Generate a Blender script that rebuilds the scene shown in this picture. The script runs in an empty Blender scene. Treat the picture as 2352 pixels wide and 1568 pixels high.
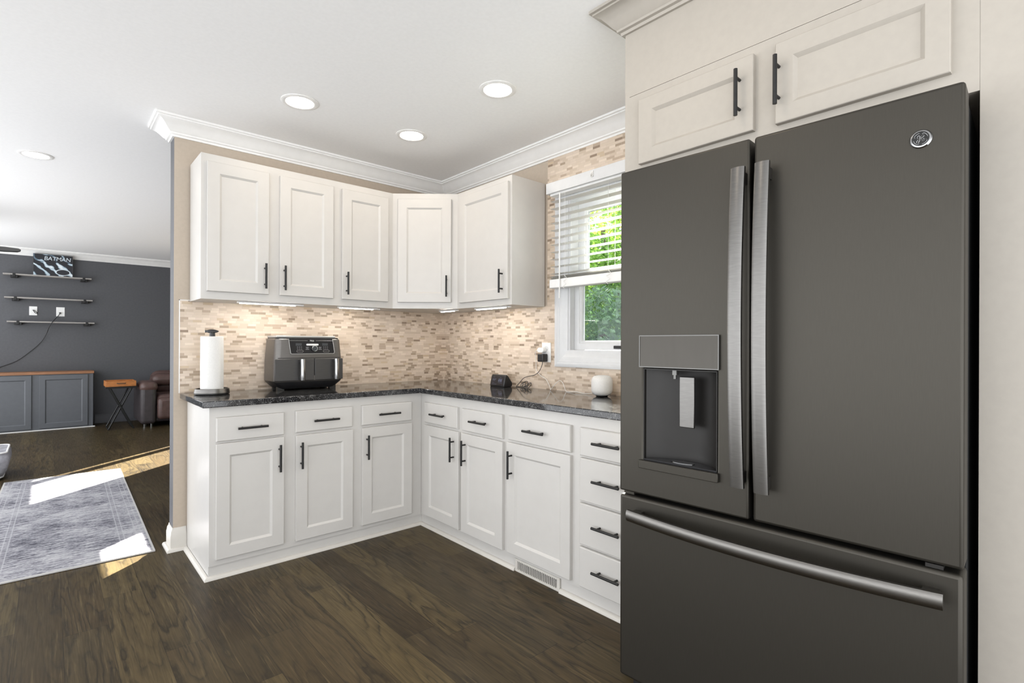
import bpy, bmesh, math, random
from mathutils import Vector, Matrix

sc = bpy.context.scene
col = sc.collection
R = math.radians
random.seed(7)


def lin(r, g, b):
    f = lambda c: (c / 255 / 12.92) if c / 255 <= .04045 else ((c / 255 + .055) / 1.055) ** 2.4
    return (f(r), f(g), f(b))


# ------------------------------------------------------------------ camera
cam_data = bpy.data.cameras.new('camera')
cam = bpy.data.objects.new('camera', cam_data)
col.objects.link(cam)
cam_data.sensor_width = 36.0
cam_data.lens = 36.0 * 1191.09 / 2352
cam_data.shift_y = 4.1 / 2352
cam_data.clip_start = .05
YAW, ROLL = .7293, .0036
cam.matrix_world = (Matrix.Translation((-2.4471, -3.5815, 1.22)) @ Matrix.Rotation(-YAW, 4, 'Z')
                    @ Matrix.Rotation(R(90), 4, 'X') @ Matrix.Rotation(ROLL, 4, 'Z'))
sc.camera = cam

# ------------------------------------------------------------------ world, sun, exposure
SKY_E, LOWER_GLOW_E = 3.2, 3.8
world = bpy.data.worlds.new('sky')
sc.world = world
world.use_nodes = True
wn = world.node_tree
wn.nodes.clear()
w_out = wn.nodes.new('ShaderNodeOutputWorld')
w_bg = wn.nodes.new('ShaderNodeBackground')
# pale sky above the horizon, and a brighter glow below it, added to light the ceiling
w_tc = wn.nodes.new('ShaderNodeTexCoord')
w_sep = wn.nodes.new('ShaderNodeSeparateXYZ')
w_rmp = wn.nodes.new('ShaderNodeMapRange')
w_rmp.inputs['From Min'].default_value = .06
w_rmp.inputs['From Max'].default_value = -.06
w_rmp.inputs['To Min'].default_value = SKY_E
w_rmp.inputs['To Max'].default_value = LOWER_GLOW_E
wn.links.new(w_tc.outputs['Generated'], w_sep.inputs[0])
wn.links.new(w_sep.outputs[2], w_rmp.inputs[0])
wn.links.new(w_rmp.outputs[0], w_bg.inputs['Strength'])
w_bg.inputs['Color'].default_value = (.95, .97, 1, 1)
wn.links.new(w_bg.outputs[0], w_out.inputs[0])

sun_data = bpy.data.lights.new('sun', 'SUN')
sun_data.energy = 70.0
sun_data.angle = R(.5)
sun_data.color = (1, .95, .87)
sun = bpy.data.objects.new('sun', sun_data)
col.objects.link(sun)
SUN_TO = Vector((.7345, .6786, .59))
sun.rotation_euler = SUN_TO.to_track_quat('Z', 'Y').to_euler()
sun.location = (6, 6, 7)

vs = sc.view_settings
vs.view_transform = 'Standard'
vs.look = 'None'
vs.gamma = 1
vs.use_curve_mapping = False
vs.exposure = 0.10
try:
    sc.cycles.max_bounces = 10
    sc.cycles.diffuse_bounces = 6
    sc.cycles.sample_clamp_indirect = 6
    sc.cycles.caustics_reflective = False
    sc.cycles.caustics_refractive = False
except Exception:
    pass

STRIP_E = 105.0         # radiance of the light bars
LAMP_E = 46.0          # radiance of the recessed lamps' lenses
LAMP_C = (1, .86, .70)

# ------------------------------------------------------------------ materials


def nt(name):
    m = bpy.data.materials.new(name)
    m.use_nodes = True
    t = m.node_tree
    return m, t, t.nodes['Principled BSDF']


def lk(t, a, b):
    t.links.new(a, b)


def nd(t, kind, **kw):
    n = t.nodes.new(kind)
    for k, v in kw.items():
        setattr(n, k, v)
    return n


def mth(t, op, a, b=None, c=None):
    n = t.nodes.new('ShaderNodeMath')
    n.operation = op
    for i, v in enumerate((a, b, c)):
        if v is None:
            continue
        if hasattr(v, 'node'):
            t.links.new(v, n.inputs[i])
        else:
            n.inputs[i].default_value = v
    return n.outputs[0]


def mixc(t, f, a, b):
    n = t.nodes.new('ShaderNodeMix')
    n.data_type = 'RGBA'
    for i, v in ((0, f), (6, a), (7, b)):
        if hasattr(v, 'node'):
            t.links.new(v, n.inputs[i])
        elif i == 0:
            n.inputs[i].default_value = v
        else:
            n.inputs[i].default_value = (*v, 1)
    return n.outputs[2]


def ramp(t, f, stops, interp='LINEAR'):
    n = t.nodes.new('ShaderNodeValToRGB')
    n.color_ramp.interpolation = interp
    els = n.color_ramp.elements
    while len(els) < len(stops):
        els.new(.5)
    for e, (p, c) in zip(els, stops):
        e.position = p
        e.color = (*c, 1)
    t.links.new(f, n.inputs[0])
    return n.outputs[0]


def coords(t):
    n = t.nodes.new('ShaderNodeTexCoord')
    return n.outputs['Object']


def noise(t, vec, scale, detail=3, rough=.5, dim='3D'):
    n = t.nodes.new('ShaderNodeTexNoise')
    n.noise_dimensions = dim
    n.inputs['Scale'].default_value = scale
    n.inputs['Detail'].default_value = detail
    n.inputs['Roughness'].default_value = rough
    t.links.new(vec, n.inputs['Vector'])
    return n.outputs[0]


def mapping(t, vec, sc_):
    n = t.nodes.new('ShaderNodeMapping')
    n.inputs['Scale'].default_value = sc_
    t.links.new(vec, n.inputs['Vector'])
    return n.outputs[0]


def bump(t, p, h, strength, dist=.002):
    n = t.nodes.new('ShaderNodeBump')
    n.inputs['Strength'].default_value = strength
    n.inputs['Distance'].default_value = dist
    t.links.new(h, n.inputs['Height'])
    t.links.new(n.outputs[0], p.inputs['Normal'])


def simple(name, rgb, rough=.5, metal=0., var=.05, scale=30., bmp=0., stretch=None, spec=.5, coat=0.):
    """one colour with a little procedural unevenness; rgb is linear"""
    m, t, p = nt(name)
    v = coords(t)
    if stretch:
        v = mapping(t, v, stretch)
    n = noise(t, v, scale)
    lo = tuple(c * (1 - var) for c in rgb)
    hi = tuple(min(1, c * (1 + var)) for c in rgb)
    lk(t, ramp(t, n, ((.3, lo), (.7, hi))), p.inputs['Base Color'])
    p.inputs['Roughness'].default_value = rough
    p.inputs['Metallic'].default_value = metal
    p.inputs['Specular IOR Level'].default_value = spec
    p.inputs['Coat Weight'].default_value = coat
    if bmp:
        bump(t, p, n, bmp)
    return m


def emit(name, rgb, e):
    m, t, p = nt(name)
    p.inputs['Base Color'].default_value = (.9, .9, .9, 1)
    p.inputs['Emission Color'].default_value = (*rgb, 1)
    p.inputs['Emission Strength'].default_value = e
    return m


M = {}
M['ceiling'] = simple('ceiling_paint', (.90, .90, .90), .9, var=.015, scale=60, bmp=.05)
M['trim'] = simple('trim_paint', (.84, .835, .82), .4, var=.02, scale=20)
M['low_trim'] = simple('cream_trim_paint', (.60, .575, .53), .4, var=.02, scale=20)
M['cabinet'] = simple('cabinet_paint', (.575, .56, .535), .33, var=.015, scale=14, bmp=.02)
M['beige'] = simple('beige_wall_paint', (.47, .40, .325), .75, var=.03, scale=50, bmp=.06)
M['dim_warm_white'] = simple('dimmed_warm_white_paint', (.39, .358, .312), .6, var=.02, scale=50, bmp=.04)  # the cabinets' off-white, slightly warm, darkened for the lower light by the refrigerator
M['dark_wall'] = simple('charcoal_wall_paint', lin(80, 81, 85), .6, var=.06, scale=40, bmp=.05)
M['dark_trim'] = simple('charcoal_trim_paint', lin(72, 73, 78), .4, var=.04, scale=25)
M['grey_cabinet'] = simple('grey_cabinet_paint', lin(90, 93, 98), .45, var=.04, scale=25)
M['black'] = simple('black_metal', (.012, .012, .012), .4, .3, var=.2, scale=60)
M['black_plastic'] = simple('black_plastic', (.016, .016, .017), .35, var=.2, scale=60)
M['graphite_dark'] = simple('dark_graphite_metal', (.075, .073, .072), .38, .6, var=.06, scale=25, stretch=(1, 1, 14))
M['black_gloss'] = simple('black_gloss', (.02, .02, .022), .1, var=.1, scale=30)
M['void'] = simple('dark_cavity', (.008, .008, .008), .8, var=.1)  # near-black body colour; also stands in for shade in gaps and slots
M['steel'] = simple('brushed_steel', (.165, .16, .152), .33, 1., var=.08, scale=40, stretch=(1, 1, 14))
M['steel_side'] = simple('brushed_steel_lengthwise', (.165, .158, .147), .33, 1., var=.08, scale=40, stretch=(.3, 14, 14))
M['chrome'] = simple('chrome', (.30, .30, .30), .14, 1., var=.03, scale=20)
M['silver'] = simple('silver_line', (.13, .128, .122), .3, .8, var=.03, scale=40)
M['pale_silver'] = simple('pale_silver_line', (.50, .50, .49), .35, .4, var=.03, scale=40)
M['slate'] = simple('slate_metal', (.052, .0475, .0395), .42, .75, var=.05, scale=25, stretch=(30, 1, 1))
M['slate_dark'] = simple('dark_slate_plastic', (.017, .0155, .014), .45, .3, var=.06, scale=25)
M['slate_gloss'] = simple('slate_gloss', (.048, .044, .038), .16, .75, var=.04, scale=8, stretch=(12, 1, 1))
M['graphite'] = simple('graphite_metal', (.13, .122, .115), .36, .7, var=.06, scale=25, stretch=(1, 1, 14))
M['white_plastic'] = simple('white_plastic', (.82, .82, .81), .4, var=.02, scale=30)
M['white_vinyl'] = simple('white_vinyl', (.64, .65, .66), .35, var=.02, scale=30)
M['off_white'] = simple('speckled_white_plastic', (.72, .71, .69), .5, var=.05, scale=220)
M['paper'] = simple('paper_towel', (.72, .715, .695), .95, var=.03, scale=160, bmp=.5)
M['wood'] = simple('honey_wood', lin(176, 112, 58), .4, var=.25, scale=9, stretch=(2, 14, 14))
M['wood_top'] = simple('brown_wood_top', lin(142, 98, 66), .4, var=.25, scale=9, stretch=(1.5, 20, 20))
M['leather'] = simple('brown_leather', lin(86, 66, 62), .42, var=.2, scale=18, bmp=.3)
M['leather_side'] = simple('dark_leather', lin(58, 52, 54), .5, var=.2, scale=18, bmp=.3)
M['plush'] = simple('grey_plush', lin(140, 140, 146), .95, var=.3, scale=22, bmp=.5)
M['piping'] = simple('white_piping', (.75, .75, .75), .8, var=.05)
M['wire_white'] = simple('white_cable', (.80, .79, .76), .5, var=.03)
M['shelf'] = simple('grey_shelf_board', lin(152, 148, 144), .5, var=.12, scale=14, stretch=(2, 14, 14))
M['lamp'] = emit('lamp_lens', LAMP_C, LAMP_E)
M['strip'] = emit('led_strip', (1, .93, .84), STRIP_E)
M['soil'] = simple('garden_soil', (.10, .085, .06), .95, var=.4, scale=4)
M['bark'] = simple('bark', (.11, .08, .055), .9, var=.3, scale=12, bmp=.6)


def granite():
    m, t, p = nt('black_granite')
    v = coords(t)
    a = noise(t, v, 170, 4, .7)
    b = noise(t, v, 45, 3, .6)
    s = mth(t, 'ADD', mth(t, 'MULTIPLY', a, .7), mth(t, 'MULTIPLY', b, .3))
    lk(t, ramp(t, s, ((.44, (.006, .006, .007)), (.51, (.018, .018, .02)), (.57, (.085, .085, .085)), (.63, (.26, .26, .25)))), p.inputs['Base Color'])
    p.inputs['Roughness'].default_value = .07
    p.inputs['Specular IOR Level'].default_value = .55
    return m


def mosaic(axis):
    m, t, p = nt('stone_mosaic_' + axis)
    s = nd(t, 'ShaderNodeSeparateXYZ')
    lk(t, coords(t), s.inputs[0])
    x = s.outputs['XYZ'.index(axis)]
    z = s.outputs[2]
    H = .0152
    zr = mth(t, 'DIVIDE', z, H)
    row = mth(t, 'FLOOR', zr)
    fz = mth(t, 'FRACT', zr)
    w1 = nd(t, 'ShaderNodeTexWhiteNoise', noise_dimensions='1D')
    lk(t, row, w1.inputs['W'])
    w2 = nd(t, 'ShaderNodeTexWhiteNoise', noise_dimensions='1D')
    lk(t, mth(t, 'ADD', row, 77.3), w2.inputs['W'])
    wid = mth(t, 'ADD', mth(t, 'MULTIPLY', w2.outputs['Value'], .022), .036)
    xr = mth(t, 'DIVIDE', mth(t, 'ADD', x, w1.outputs['Value']), wid)
    cell = mth(t, 'FLOOR', xr)
    fx = mth(t, 'FRACT', xr)
    cv = nd(t, 'ShaderNodeCombineXYZ')
    lk(t, cell, cv.inputs[0])
    lk(t, row, cv.inputs[1])
    wc = nd(t, 'ShaderNodeTexWhiteNoise', noise_dimensions='3D')
    lk(t, cv.outputs[0], wc.inputs['Vector'])
    c = ramp(t, wc.outputs['Value'], (
        (.0, lin(210, 194, 176)), (.30, lin(222, 207, 190)), (.48, lin(200, 183, 164)),
        (.62, lin(214, 198, 182)), (.76, lin(178, 159, 140)), (.87, lin(160, 142, 122)),
        (.94, lin(196, 176, 150)), (.975, lin(136, 117, 99))), 'CONSTANT')
    n = noise(t, mapping(t, coords(t), (60, 60, 260)), 1, 3)
    c = mixc(t, mth(t, 'MULTIPLY', n, .25), c, lin(186, 168, 148))
    gz = mth(t, 'LESS_THAN', fz, .09)
    gx = mth(t, 'LESS_THAN', mth(t, 'MULTIPLY', fx, wid), .0014)
    g = mth(t, 'MAXIMUM', gz, gx)
    c = mixc(t, mth(t, 'MULTIPLY', g, .75), c, lin(196, 182, 166))
    lk(t, c, p.inputs['Base Color'])
    p.inputs['Roughness'].default_value = .42
    bump(t, p, mth(t, 'SUBTRACT', 1, g), .25, .001)
    return m


def oak():
    m, t, p = nt('dark_oak_planks')
    s = nd(t, 'ShaderNodeSeparateXYZ')
    lk(t, coords(t), s.inputs[0])
    x, y = s.outputs[0], s.outputs[1]
    W = .15
    xr = mth(t, 'DIVIDE', x, W)
    pl = mth(t, 'FLOOR', xr)
    fx = mth(t, 'FRACT', xr)
    w1 = nd(t, 'ShaderNodeTexWhiteNoise', noise_dimensions='1D')
    lk(t, pl, w1.inputs['W'])
    yr = mth(t, 'ADD', mth(t, 'DIVIDE', y, 1.35), mth(t, 'MULTIPLY', w1.outputs['Value'], 7.))
    brd = mth(t, 'FLOOR', yr)
    fy = mth(t, 'FRACT', yr)
    cv = nd(t, 'ShaderNodeCombineXYZ')
    lk(t, pl, cv.inputs[0])
    lk(t, brd, cv.inputs[1])
    w2 = nd(t, 'ShaderNodeTexWhiteNoise', noise_dimensions='3D')
    lk(t, cv.outputs[0], w2.inputs['Vector'])
    rid = w2.outputs['Value']
    # growth rings: contour lines of a stretched smooth noise, different in each board
    gv = nd(t, 'ShaderNodeCombineXYZ')
    lk(t, mth(t, 'MULTIPLY', x, 7.0), gv.inputs[0])
    lk(t, mth(t, 'MULTIPLY', y, .85), gv.inputs[1])
    lk(t, mth(t, 'MULTIPLY', rid, 37.), gv.inputs[2])
    base = noise(t, gv.outputs[0], 1.0, 2.5, .38)
    wob = noise(t, mapping(t, gv.outputs[0], (3, 9, 1)), 1.6, 2)
    rings = mth(t, 'FRACT', mth(t, 'ADD', mth(t, 'MULTIPLY', base, 12.), mth(t, 'MULTIPLY', wob, .7)))
    line = ramp(t, rings, ((.0, (1, 1, 1)), (.18, (.45, .45, .45)), (.5, (.1, .1, .1)), (.8, (.0, .0, .0)), (1., (.75, .75, .75))))
    fine = noise(t, mapping(t, coords(t), (170, 6, 1)), 1, 3, .6)
    big = noise(t, coords(t), 1.3, 2)
    tone = ramp(t, rid, ((0, (.036, .024, .011)), (.3, (.078, .053, .024)), (.55, (.050, .036, .018)), (.8, (.100, .072, .032)), (1, (.058, .042, .019))))
    dark = (.010, .0075, .0045)
    bold = noise(t, mapping(t, gv.outputs[0], (.6, 1.1, 1)), 1.3, 1)
    bold = ramp(t, bold, ((.34, (.40, .40, .40)), (.52, (1, 1, 1))))
    c = mixc(t, mth(t, 'MULTIPLY', mth(t, 'MULTIPLY', line, bold), .92), tone, dark)
    c = mixc(t, mth(t, 'MULTIPLY', mth(t, 'MAXIMUM', mth(t, 'SUBTRACT', fine, .40), 0), 1.4), c, (.012, .009, .006))
    c = mixc(t, mth(t, 'MULTIPLY', mth(t, 'MAXIMUM', mth(t, 'SUBTRACT', big, .35), 0), .8), c, (.085, .067, .034))
    pale = ramp(t, noise(t, mapping(t, coords(t), (95, 3.2, 1)), 1, 3, .65), ((.56, (0, 0, 0)), (.70, (1, 1, 1))))
    c = mixc(t, mth(t, 'MULTIPLY', mth(t, 'MULTIPLY', pale, bold), .55), c, (.150, .112, .055))
    ex = mth(t, 'LESS_THAN', mth(t, 'MINIMUM', fx, mth(t, 'SUBTRACT', 1, fx)), .006)
    ey = mth(t, 'LESS_THAN', fy, .0014)
    c = mixc(t, mth(t, 'MULTIPLY', mth(t, 'MAXIMUM', ex, ey), .75), c, (.006, .005, .004))
    lk(t, c, p.inputs['Base Color'])
    p.inputs['Roughness'].default_value = .36
    rr = ramp(t, fine, ((.3, (.30, .30, .30)), (.7, (.42, .42, .42))))
    lk(t, rr, p.inputs['Roughness'])
    p.inputs['Specular IOR Level'].default_value = .16
    bump(t, p, line, .12, -.0006)
    return m


def rug_mat(w, l):
    m, t, p = nt('distressed_rug')
    s = nd(t, 'ShaderNodeSeparateXYZ')
    v = coords(t)
    lk(t, v, s.inputs[0])
    x, y = s.outputs[0], s.outputs[1]
    ax = mth(t, 'SUBTRACT', w / 2, mth(t, 'ABSOLUTE', x))
    ay = mth(t, 'SUBTRACT', l / 2, mth(t, 'ABSOLUTE', y))
    e = mth(t, 'MINIMUM', ax, ay)
    n1 = noise(t, mapping(t, v, (12, 55, 1)), 1, 6, .72)
    n2 = noise(t, v, 3.2, 3)
    n3 = noise(t, v, 75, 3, .7)
    f = mth(t, 'ADD', mth(t, 'ADD', mth(t, 'MULTIPLY', n1, .62), mth(t, 'MULTIPLY', n2, .30)), mth(t, 'MULTIPLY', n3, .22))
    c = ramp(t, f, ((.47, lin(76, 76, 86)), (.53, lin(124, 124, 132)), (.585, lin(158, 158, 164)), (.65, lin(184, 184, 187))))

    def band(a, b):
        return mth(t, 'MULTIPLY', mth(t, 'GREATER_THAN', e, a), mth(t, 'LESS_THAN', e, b))
    for a, b, k, cc in ((.0, .012, .8, lin(190, 189, 186)), (.030, .036, .5, lin(180, 180, 184)), (.056, .062, .5, lin(180, 180, 184)),
                        (.118, .124, .6, lin(180, 180, 185)), (.124, .142, .35, lin(150, 150, 156)), (.142, .148, .6, lin(180, 180, 185))):
        c = mixc(t, mth(t, 'MULTIPLY', band(a, b), k), c, cc)
    # border figures
    vo = nd(t, 'ShaderNodeTexVoronoi')
    vo.inputs['Scale'].default_value = 22
    lk(t, v, vo.inputs['Vector'])
    fig = mth(t, 'MULTIPLY', mth(t, 'LESS_THAN', e, .118), mth(t, 'LESS_THAN', vo.outputs['Distance'], .34))
    c = mixc(t, mth(t, 'MULTIPLY', fig, .35), c, lin(180, 180, 185))
    lk(t, c, p.inputs['Base Color'])
    p.inputs['Roughness'].default_value = .95
    p.inputs['Specular IOR Level'].default_value = .1
    bump(t, p, n3, .3)
    return m


def print_mat():
    m, t, p = nt('comic_print')
    v = coords(t)
    w = nd(t, 'ShaderNodeTexWave', wave_type='BANDS', bands_direction='DIAGONAL')
    w.inputs['Scale'].default_value = 4.2
    w.inputs['Distortion'].default_value = 7.5
    w.inputs['Detail'].default_value = 2.
    w.inputs['Detail Scale'].default_value = 1.3
    lk(t, v, w.inputs['Vector'])
    n = noise(t, v, 7, 1)
    sz = nd(t, 'ShaderNodeSeparateXYZ')
    lk(t, v, sz.inputs[0])
    top = mth(t, 'MULTIPLY', mth(t, 'GREATER_THAN', sz.outputs[2], .19), .16)
    f = mth(t, 'SUBTRACT', mth(t, 'ADD', mth(t, 'MULTIPLY', w.outputs['Fac'], .55), mth(t, 'MULTIPLY', n, .42)), top)
    c = ramp(t, f, ((.0, (.012, .013, .018)), (.5, (.02, .024, .034)), (.54, lin(92, 112, 128)), (.62, lin(186, 204, 214)), (.74, lin(226, 234, 238))), 'CONSTANT')
    lk(t, c, p.inputs['Base Color'])
    p.inputs['Roughness'].default_value = .5
    return m


def leaf_mat(name, c):
    m, t, p = nt(name)
    n = noise(t, coords(t), 9, 2)
    lk(t, ramp(t, n, ((.3, tuple(k * .5 for k in c)), (.7, tuple(min(1, k * 1.35) for k in c)))), p.inputs['Base Color'])
    p.inputs['Roughness'].default_value = .45
    p.inputs['Transmission Weight'].default_value = 0
    tr = nd(t, 'ShaderNodeBsdfTranslucent')
    tr.inputs['Color'].default_value = (min(1, c[0] * 2.2), min(1, c[1] * 2.2), c[2] * 1.2, 1)
    mx = nd(t, 'ShaderNodeMixShader')
    mx.inputs[0].default_value = .45
    lk(t, p.outputs[0], mx.inputs[1])
    lk(t, tr.outputs[0], mx.inputs[2])
    lk(t, mx.outputs[0], t.nodes['Material Output'].inputs[0])
    return m


def slat_mat():
    m, t, p = nt('translucent_white_slat')
    n = noise(t, coords(t), 20, 2)
    lk(t, ramp(t, n, ((.3, (.83, .83, .82)), (.7, (.86, .86, .85)))), p.inputs['Base Color'])
    p.inputs['Roughness'].default_value = .4
    tr = nd(t, 'ShaderNodeBsdfTranslucent')
    tr.inputs['Color'].default_value = (.9, .89, .86, 1)
    mx = nd(t, 'ShaderNodeMixShader')
    mx.inputs[0].default_value = .42
    lk(t, p.outputs[0], mx.inputs[1])
    lk(t, tr.outputs[0], mx.inputs[2])
    lk(t, mx.outputs[0], t.nodes['Material Output'].inputs[0])
    return m


def glass_mat():
    m, t, p = nt('window_glass')
    tr = nd(t, 'ShaderNodeBsdfTransparent')
    tr.inputs['Color'].default_value = (.94, .97, .97, 1)
    gl = nd(t, 'ShaderNodeBsdfGlossy')
    gl.inputs['Roughness'].default_value = .02
    fr = nd(t, 'ShaderNodeFresnel')
    fr.inputs['IOR'].default_value = 1.22
    mx = nd(t, 'ShaderNodeMixShader')
    lk(t, fr.outputs[0], mx.inputs[0])
    lk(t, tr.outputs[0], mx.inputs[1])
    lk(t, gl.outputs[0], mx.inputs[2])
    lk(t, mx.outputs[0], t.nodes['Material Output'].inputs[0])
    return m


def screen_mat():
    """insect screen: fine blue-grey mesh seen as a speckled veil"""
    m, t, p = nt('insect_screen')
    tr = nd(t, 'ShaderNodeBsdfTransparent')
    n = noise(t, coords(t), 260, 2, .7)
    f = ramp(t, n, ((.38, (.05, .05, .05)), (.62, (.40, .40, .40))))
    p.inputs['Base Color'].default_value = (.02, .03, .05, 1)
    p.inputs['Roughness'].default_value = .6
    mx = nd(t, 'ShaderNodeMixShader')
    lk(t, f, mx.inputs[0])
    lk(t, tr.outputs[0], mx.inputs[1])
    lk(t, p.outputs[0], mx.inputs[2])
    lk(t, mx.outputs[0], t.nodes['Material Output'].inputs[0])
    return m


M['granite'] = granite()
M['mosaic_x'] = mosaic('X')
M['mosaic_y'] = mosaic('Y')
M['oak'] = oak()
M['rug'] = rug_mat(.80, 2.57)
M['print'] = print_mat()
M['leaf'] = leaf_mat('green_leaf', (.15, .27, .06))
M['leaf_b'] = leaf_mat('blue_green_leaf', (.11, .20, .135))
M['leaf_c'] = leaf_mat('yellow_green_leaf', (.27, .34, .08))
M['slat'] = slat_mat()
M['glass'] = glass_mat()
M['screen'] = screen_mat()

# ------------------------------------------------------------------ mesh builder


class MB:
    def __init__(self):
        self.v, self.f, self.mi, self.cur = [], [], [], 0

    def face(self, idx):
        self.f.append(tuple(idx))
        self.mi.append(self.cur)

    def box(self, x0, x1, y0, y1, z0, z1):
        x0, x1 = sorted((x0, x1)); y0, y1 = sorted((y0, y1)); z0, z1 = sorted((z0, z1))
        b = len(self.v)
        self.v += [(x0, y0, z0), (x1, y0, z0), (x1, y1, z0), (x0, y1, z0), (x0, y0, z1), (x1, y0, z1), (x1, y1, z1), (x0, y1, z1)]
        for q in ((0, 3, 2, 1), (4, 5, 6, 7), (0, 1, 5, 4), (1, 2, 6, 5), (2, 3, 7, 6), (3, 0, 4, 7)):
            self.face([b + i for i in q])
        return self

    def prism(self, poly, axis, a, b):
        """extrude a 2-D polygon along an axis from a to b; poly coords are the other two axes in xyz order"""
        n = len(poly)
        base = len(self.v)
        ar = 0
        for i in range(n):
            p, q = poly[i], poly[(i + 1) % n]
            ar += p[0] * q[1] - q[0] * p[1]
        if (ar < 0) != (axis == 'y'):
            poly = poly[::-1]
        for h in (a, b):
            for p in poly:
                self.v.append({'x': (h, p[0], p[1]), 'y': (p[0], h, p[1]), 'z': (p[0], p[1], h)}[axis])
        fl = b < a
        faces = [list(range(base, base + n))[::-1], list(range(base + n, base + 2 * n))]
        for i in range(n):
            j = (i + 1) % n
            faces.append([base + i, base + j, base + n + j, base + n + i])
        for q in faces:
            self.face(q[::-1] if fl else q)
        return self

    def loft(self, rings, cap=True, closed=True):
        base = len(self.v)
        n = len(rings[0])
        for r in rings:
            self.v += [tuple(p) for p in r]
        for k in range(len(rings) - 1):
            for i in range(n if closed else n - 1):
                j = (i + 1) % n
                self.face([base + k * n + i, base + k * n + j, base + (k + 1) * n + j, base + (k + 1) * n + i])
        if cap:
            self.face([base + i for i in range(n)][::-1])
            self.face([base + (len(rings) - 1) * n + i for i in range(n)])
        return self

    def cyl(self, p0, p1, r0, r1=None, seg=16):
        r1 = r0 if r1 is None else r1
        p0, p1 = Vector(p0), Vector(p1)
        d = (p1 - p0).normalized()
        u = d.orthogonal().normalized()
        w = d.cross(u)
        ring = lambda c, r: [c + (u * math.cos(2 * math.pi * i / seg) + w * math.sin(2 * math.pi * i / seg)) * r for i in range(seg)]
        return self.loft([ring(p0, r0), ring(p1, r1)])

    def lathe(self, prof, seg=32, center=(0, 0, 0)):
        """profile of (radius, z), bottom to top"""
        c = Vector(center)
        return self.loft([[c + Vector((max(r, 1e-5) * math.cos(2 * math.pi * i / seg), max(r, 1e-5) * math.sin(2 * math.pi * i / seg), z)) for i in range(seg)] for r, z in prof])

    def tube(self, pts, r, seg=8, smooth=True):
        pts = [Vector(p) for p in pts]
        if smooth and len(pts) > 2:
            out = []
            P = [pts[0] * 2 - pts[1]] + pts + [pts[-1] * 2 - pts[-2]]
            for i in range(1, len(P) - 2):
                for k in range(6):
                    s = k / 6
                    a, b, c, d = P[i - 1], P[i], P[i + 1], P[i + 2]
                    out.append(.5 * ((2 * b) + (c - a) * s + (2 * a - 5 * b + 4 * c - d) * s * s + (3 * b - a - 3 * c + d) * s ** 3))
            out.append(pts[-1])
            pts = out
        t = (pts[1] - pts[0]).normalized()
        u = t.orthogonal().normalized()
        rings = []
        for i, p in enumerate(pts):
            t2 = (pts[min(i + 1, len(pts) - 1)] - pts[max(i - 1, 0)]).normalized()
            u = (u - t2 * u.dot(t2)).normalized()
            w = t2.cross(u)
            rings.append([p + (u * math.cos(2 * math.pi * k / seg) + w * math.sin(2 * math.pi * k / seg)) * r for k in range(seg)])
        return self.loft(rings)

    def sweep(self, path, prof):
        """profile (offset to the right of travel, z) along a plan path with mitred corners"""
        pts = [Vector((p[0], p[1])) for p in path]
        n = len(pts)
        rings = []
        for i in range(n):
            ns = []
            if i > 0:
                d = (pts[i] - pts[i - 1]).normalized(); ns.append(Vector((d.y, -d.x)))
            if i < n - 1:
                d = (pts[i + 1] - pts[i]).normalized(); ns.append(Vector((d.y, -d.x)))
            if len(ns) == 2:
                m = ns[0] + ns[1]
                m = m / (m.dot(ns[0]))
            else:
                m = ns[0]
            rings.append([(pts[i].x + m.x * o, pts[i].y + m.y * o, z) for o, z in prof])
        return self.loft(rings)

    def quad(self, a, b, c, d):
        i = len(self.v)
        self.v += [tuple(a), tuple(b), tuple(c), tuple(d)]
        self.face((i, i + 1, i + 2, i + 3))
        return self


def link(name, me, mats, parent=None, loc=(0, 0, 0), rot=(0, 0, 0), bevel=0., seg=2, smooth=True, angle=35):
    o = bpy.data.objects.new(name, me)
    col.objects.link(o)
    for m in (mats if isinstance(mats, (list, tuple)) else [mats]):
        me.materials.append(m)
    if smooth:
        me.polygons.foreach_set('use_smooth', [True] * len(me.polygons))
        me.set_sharp_from_angle(angle=R(angle))
    o.parent = parent
    o.location = loc
    o.rotation_euler = rot
    if bevel:
        b = o.modifiers.new('bevel', 'BEVEL')
        b.width = bevel
        b.segments = seg
        b.limit_method = 'ANGLE'
        b.angle_limit = R(40)
    return o


def obj(name, mb, mats, parent=None, fix=True, **kw):
    me = bpy.data.meshes.new(name)
    me.from_pydata([tuple(v) for v in mb.v], [], mb.f)
    me.polygons.foreach_set('material_index', mb.mi)
    if fix:
        bm = bmesh.new()
        bm.from_mesh(me)
        bmesh.ops.recalc_face_normals(bm, faces=bm.faces)
        bm.to_mesh(me)
        bm.free()
    me.update()
    return link(name, me, mats, parent, **kw)


def tag(o, label, cat, group=None):
    o['label'] = label
    o['category'] = cat
    if group:
        o['group'] = group
    return o


def thing(name, label, cat, loc=(0, 0, 0), rz=0., group=None):
    o = bpy.data.objects.new(name, None)
    col.objects.link(o)
    o.location = loc
    o.rotation_euler = (0, 0, rz)
    o.empty_display_size = .1
    return tag(o, label, cat, group)


def struct(o):
    o['kind'] = 'structure'
    return o


def dup(root, loc=None, rz=None, label=None, parent=None):
    c = root.copy()
    col.objects.link(c)
    if parent is not None:
        c.parent = parent
    if loc is not None:
        c.location = loc
    if rz is not None:
        c.rotation_euler = (0, 0, rz)
    if label:
        c['label'] = label
    for ch in list(root.children):
        dup(ch, parent=c)
    return c


def box(*a):
    return MB().box(*a)


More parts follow.
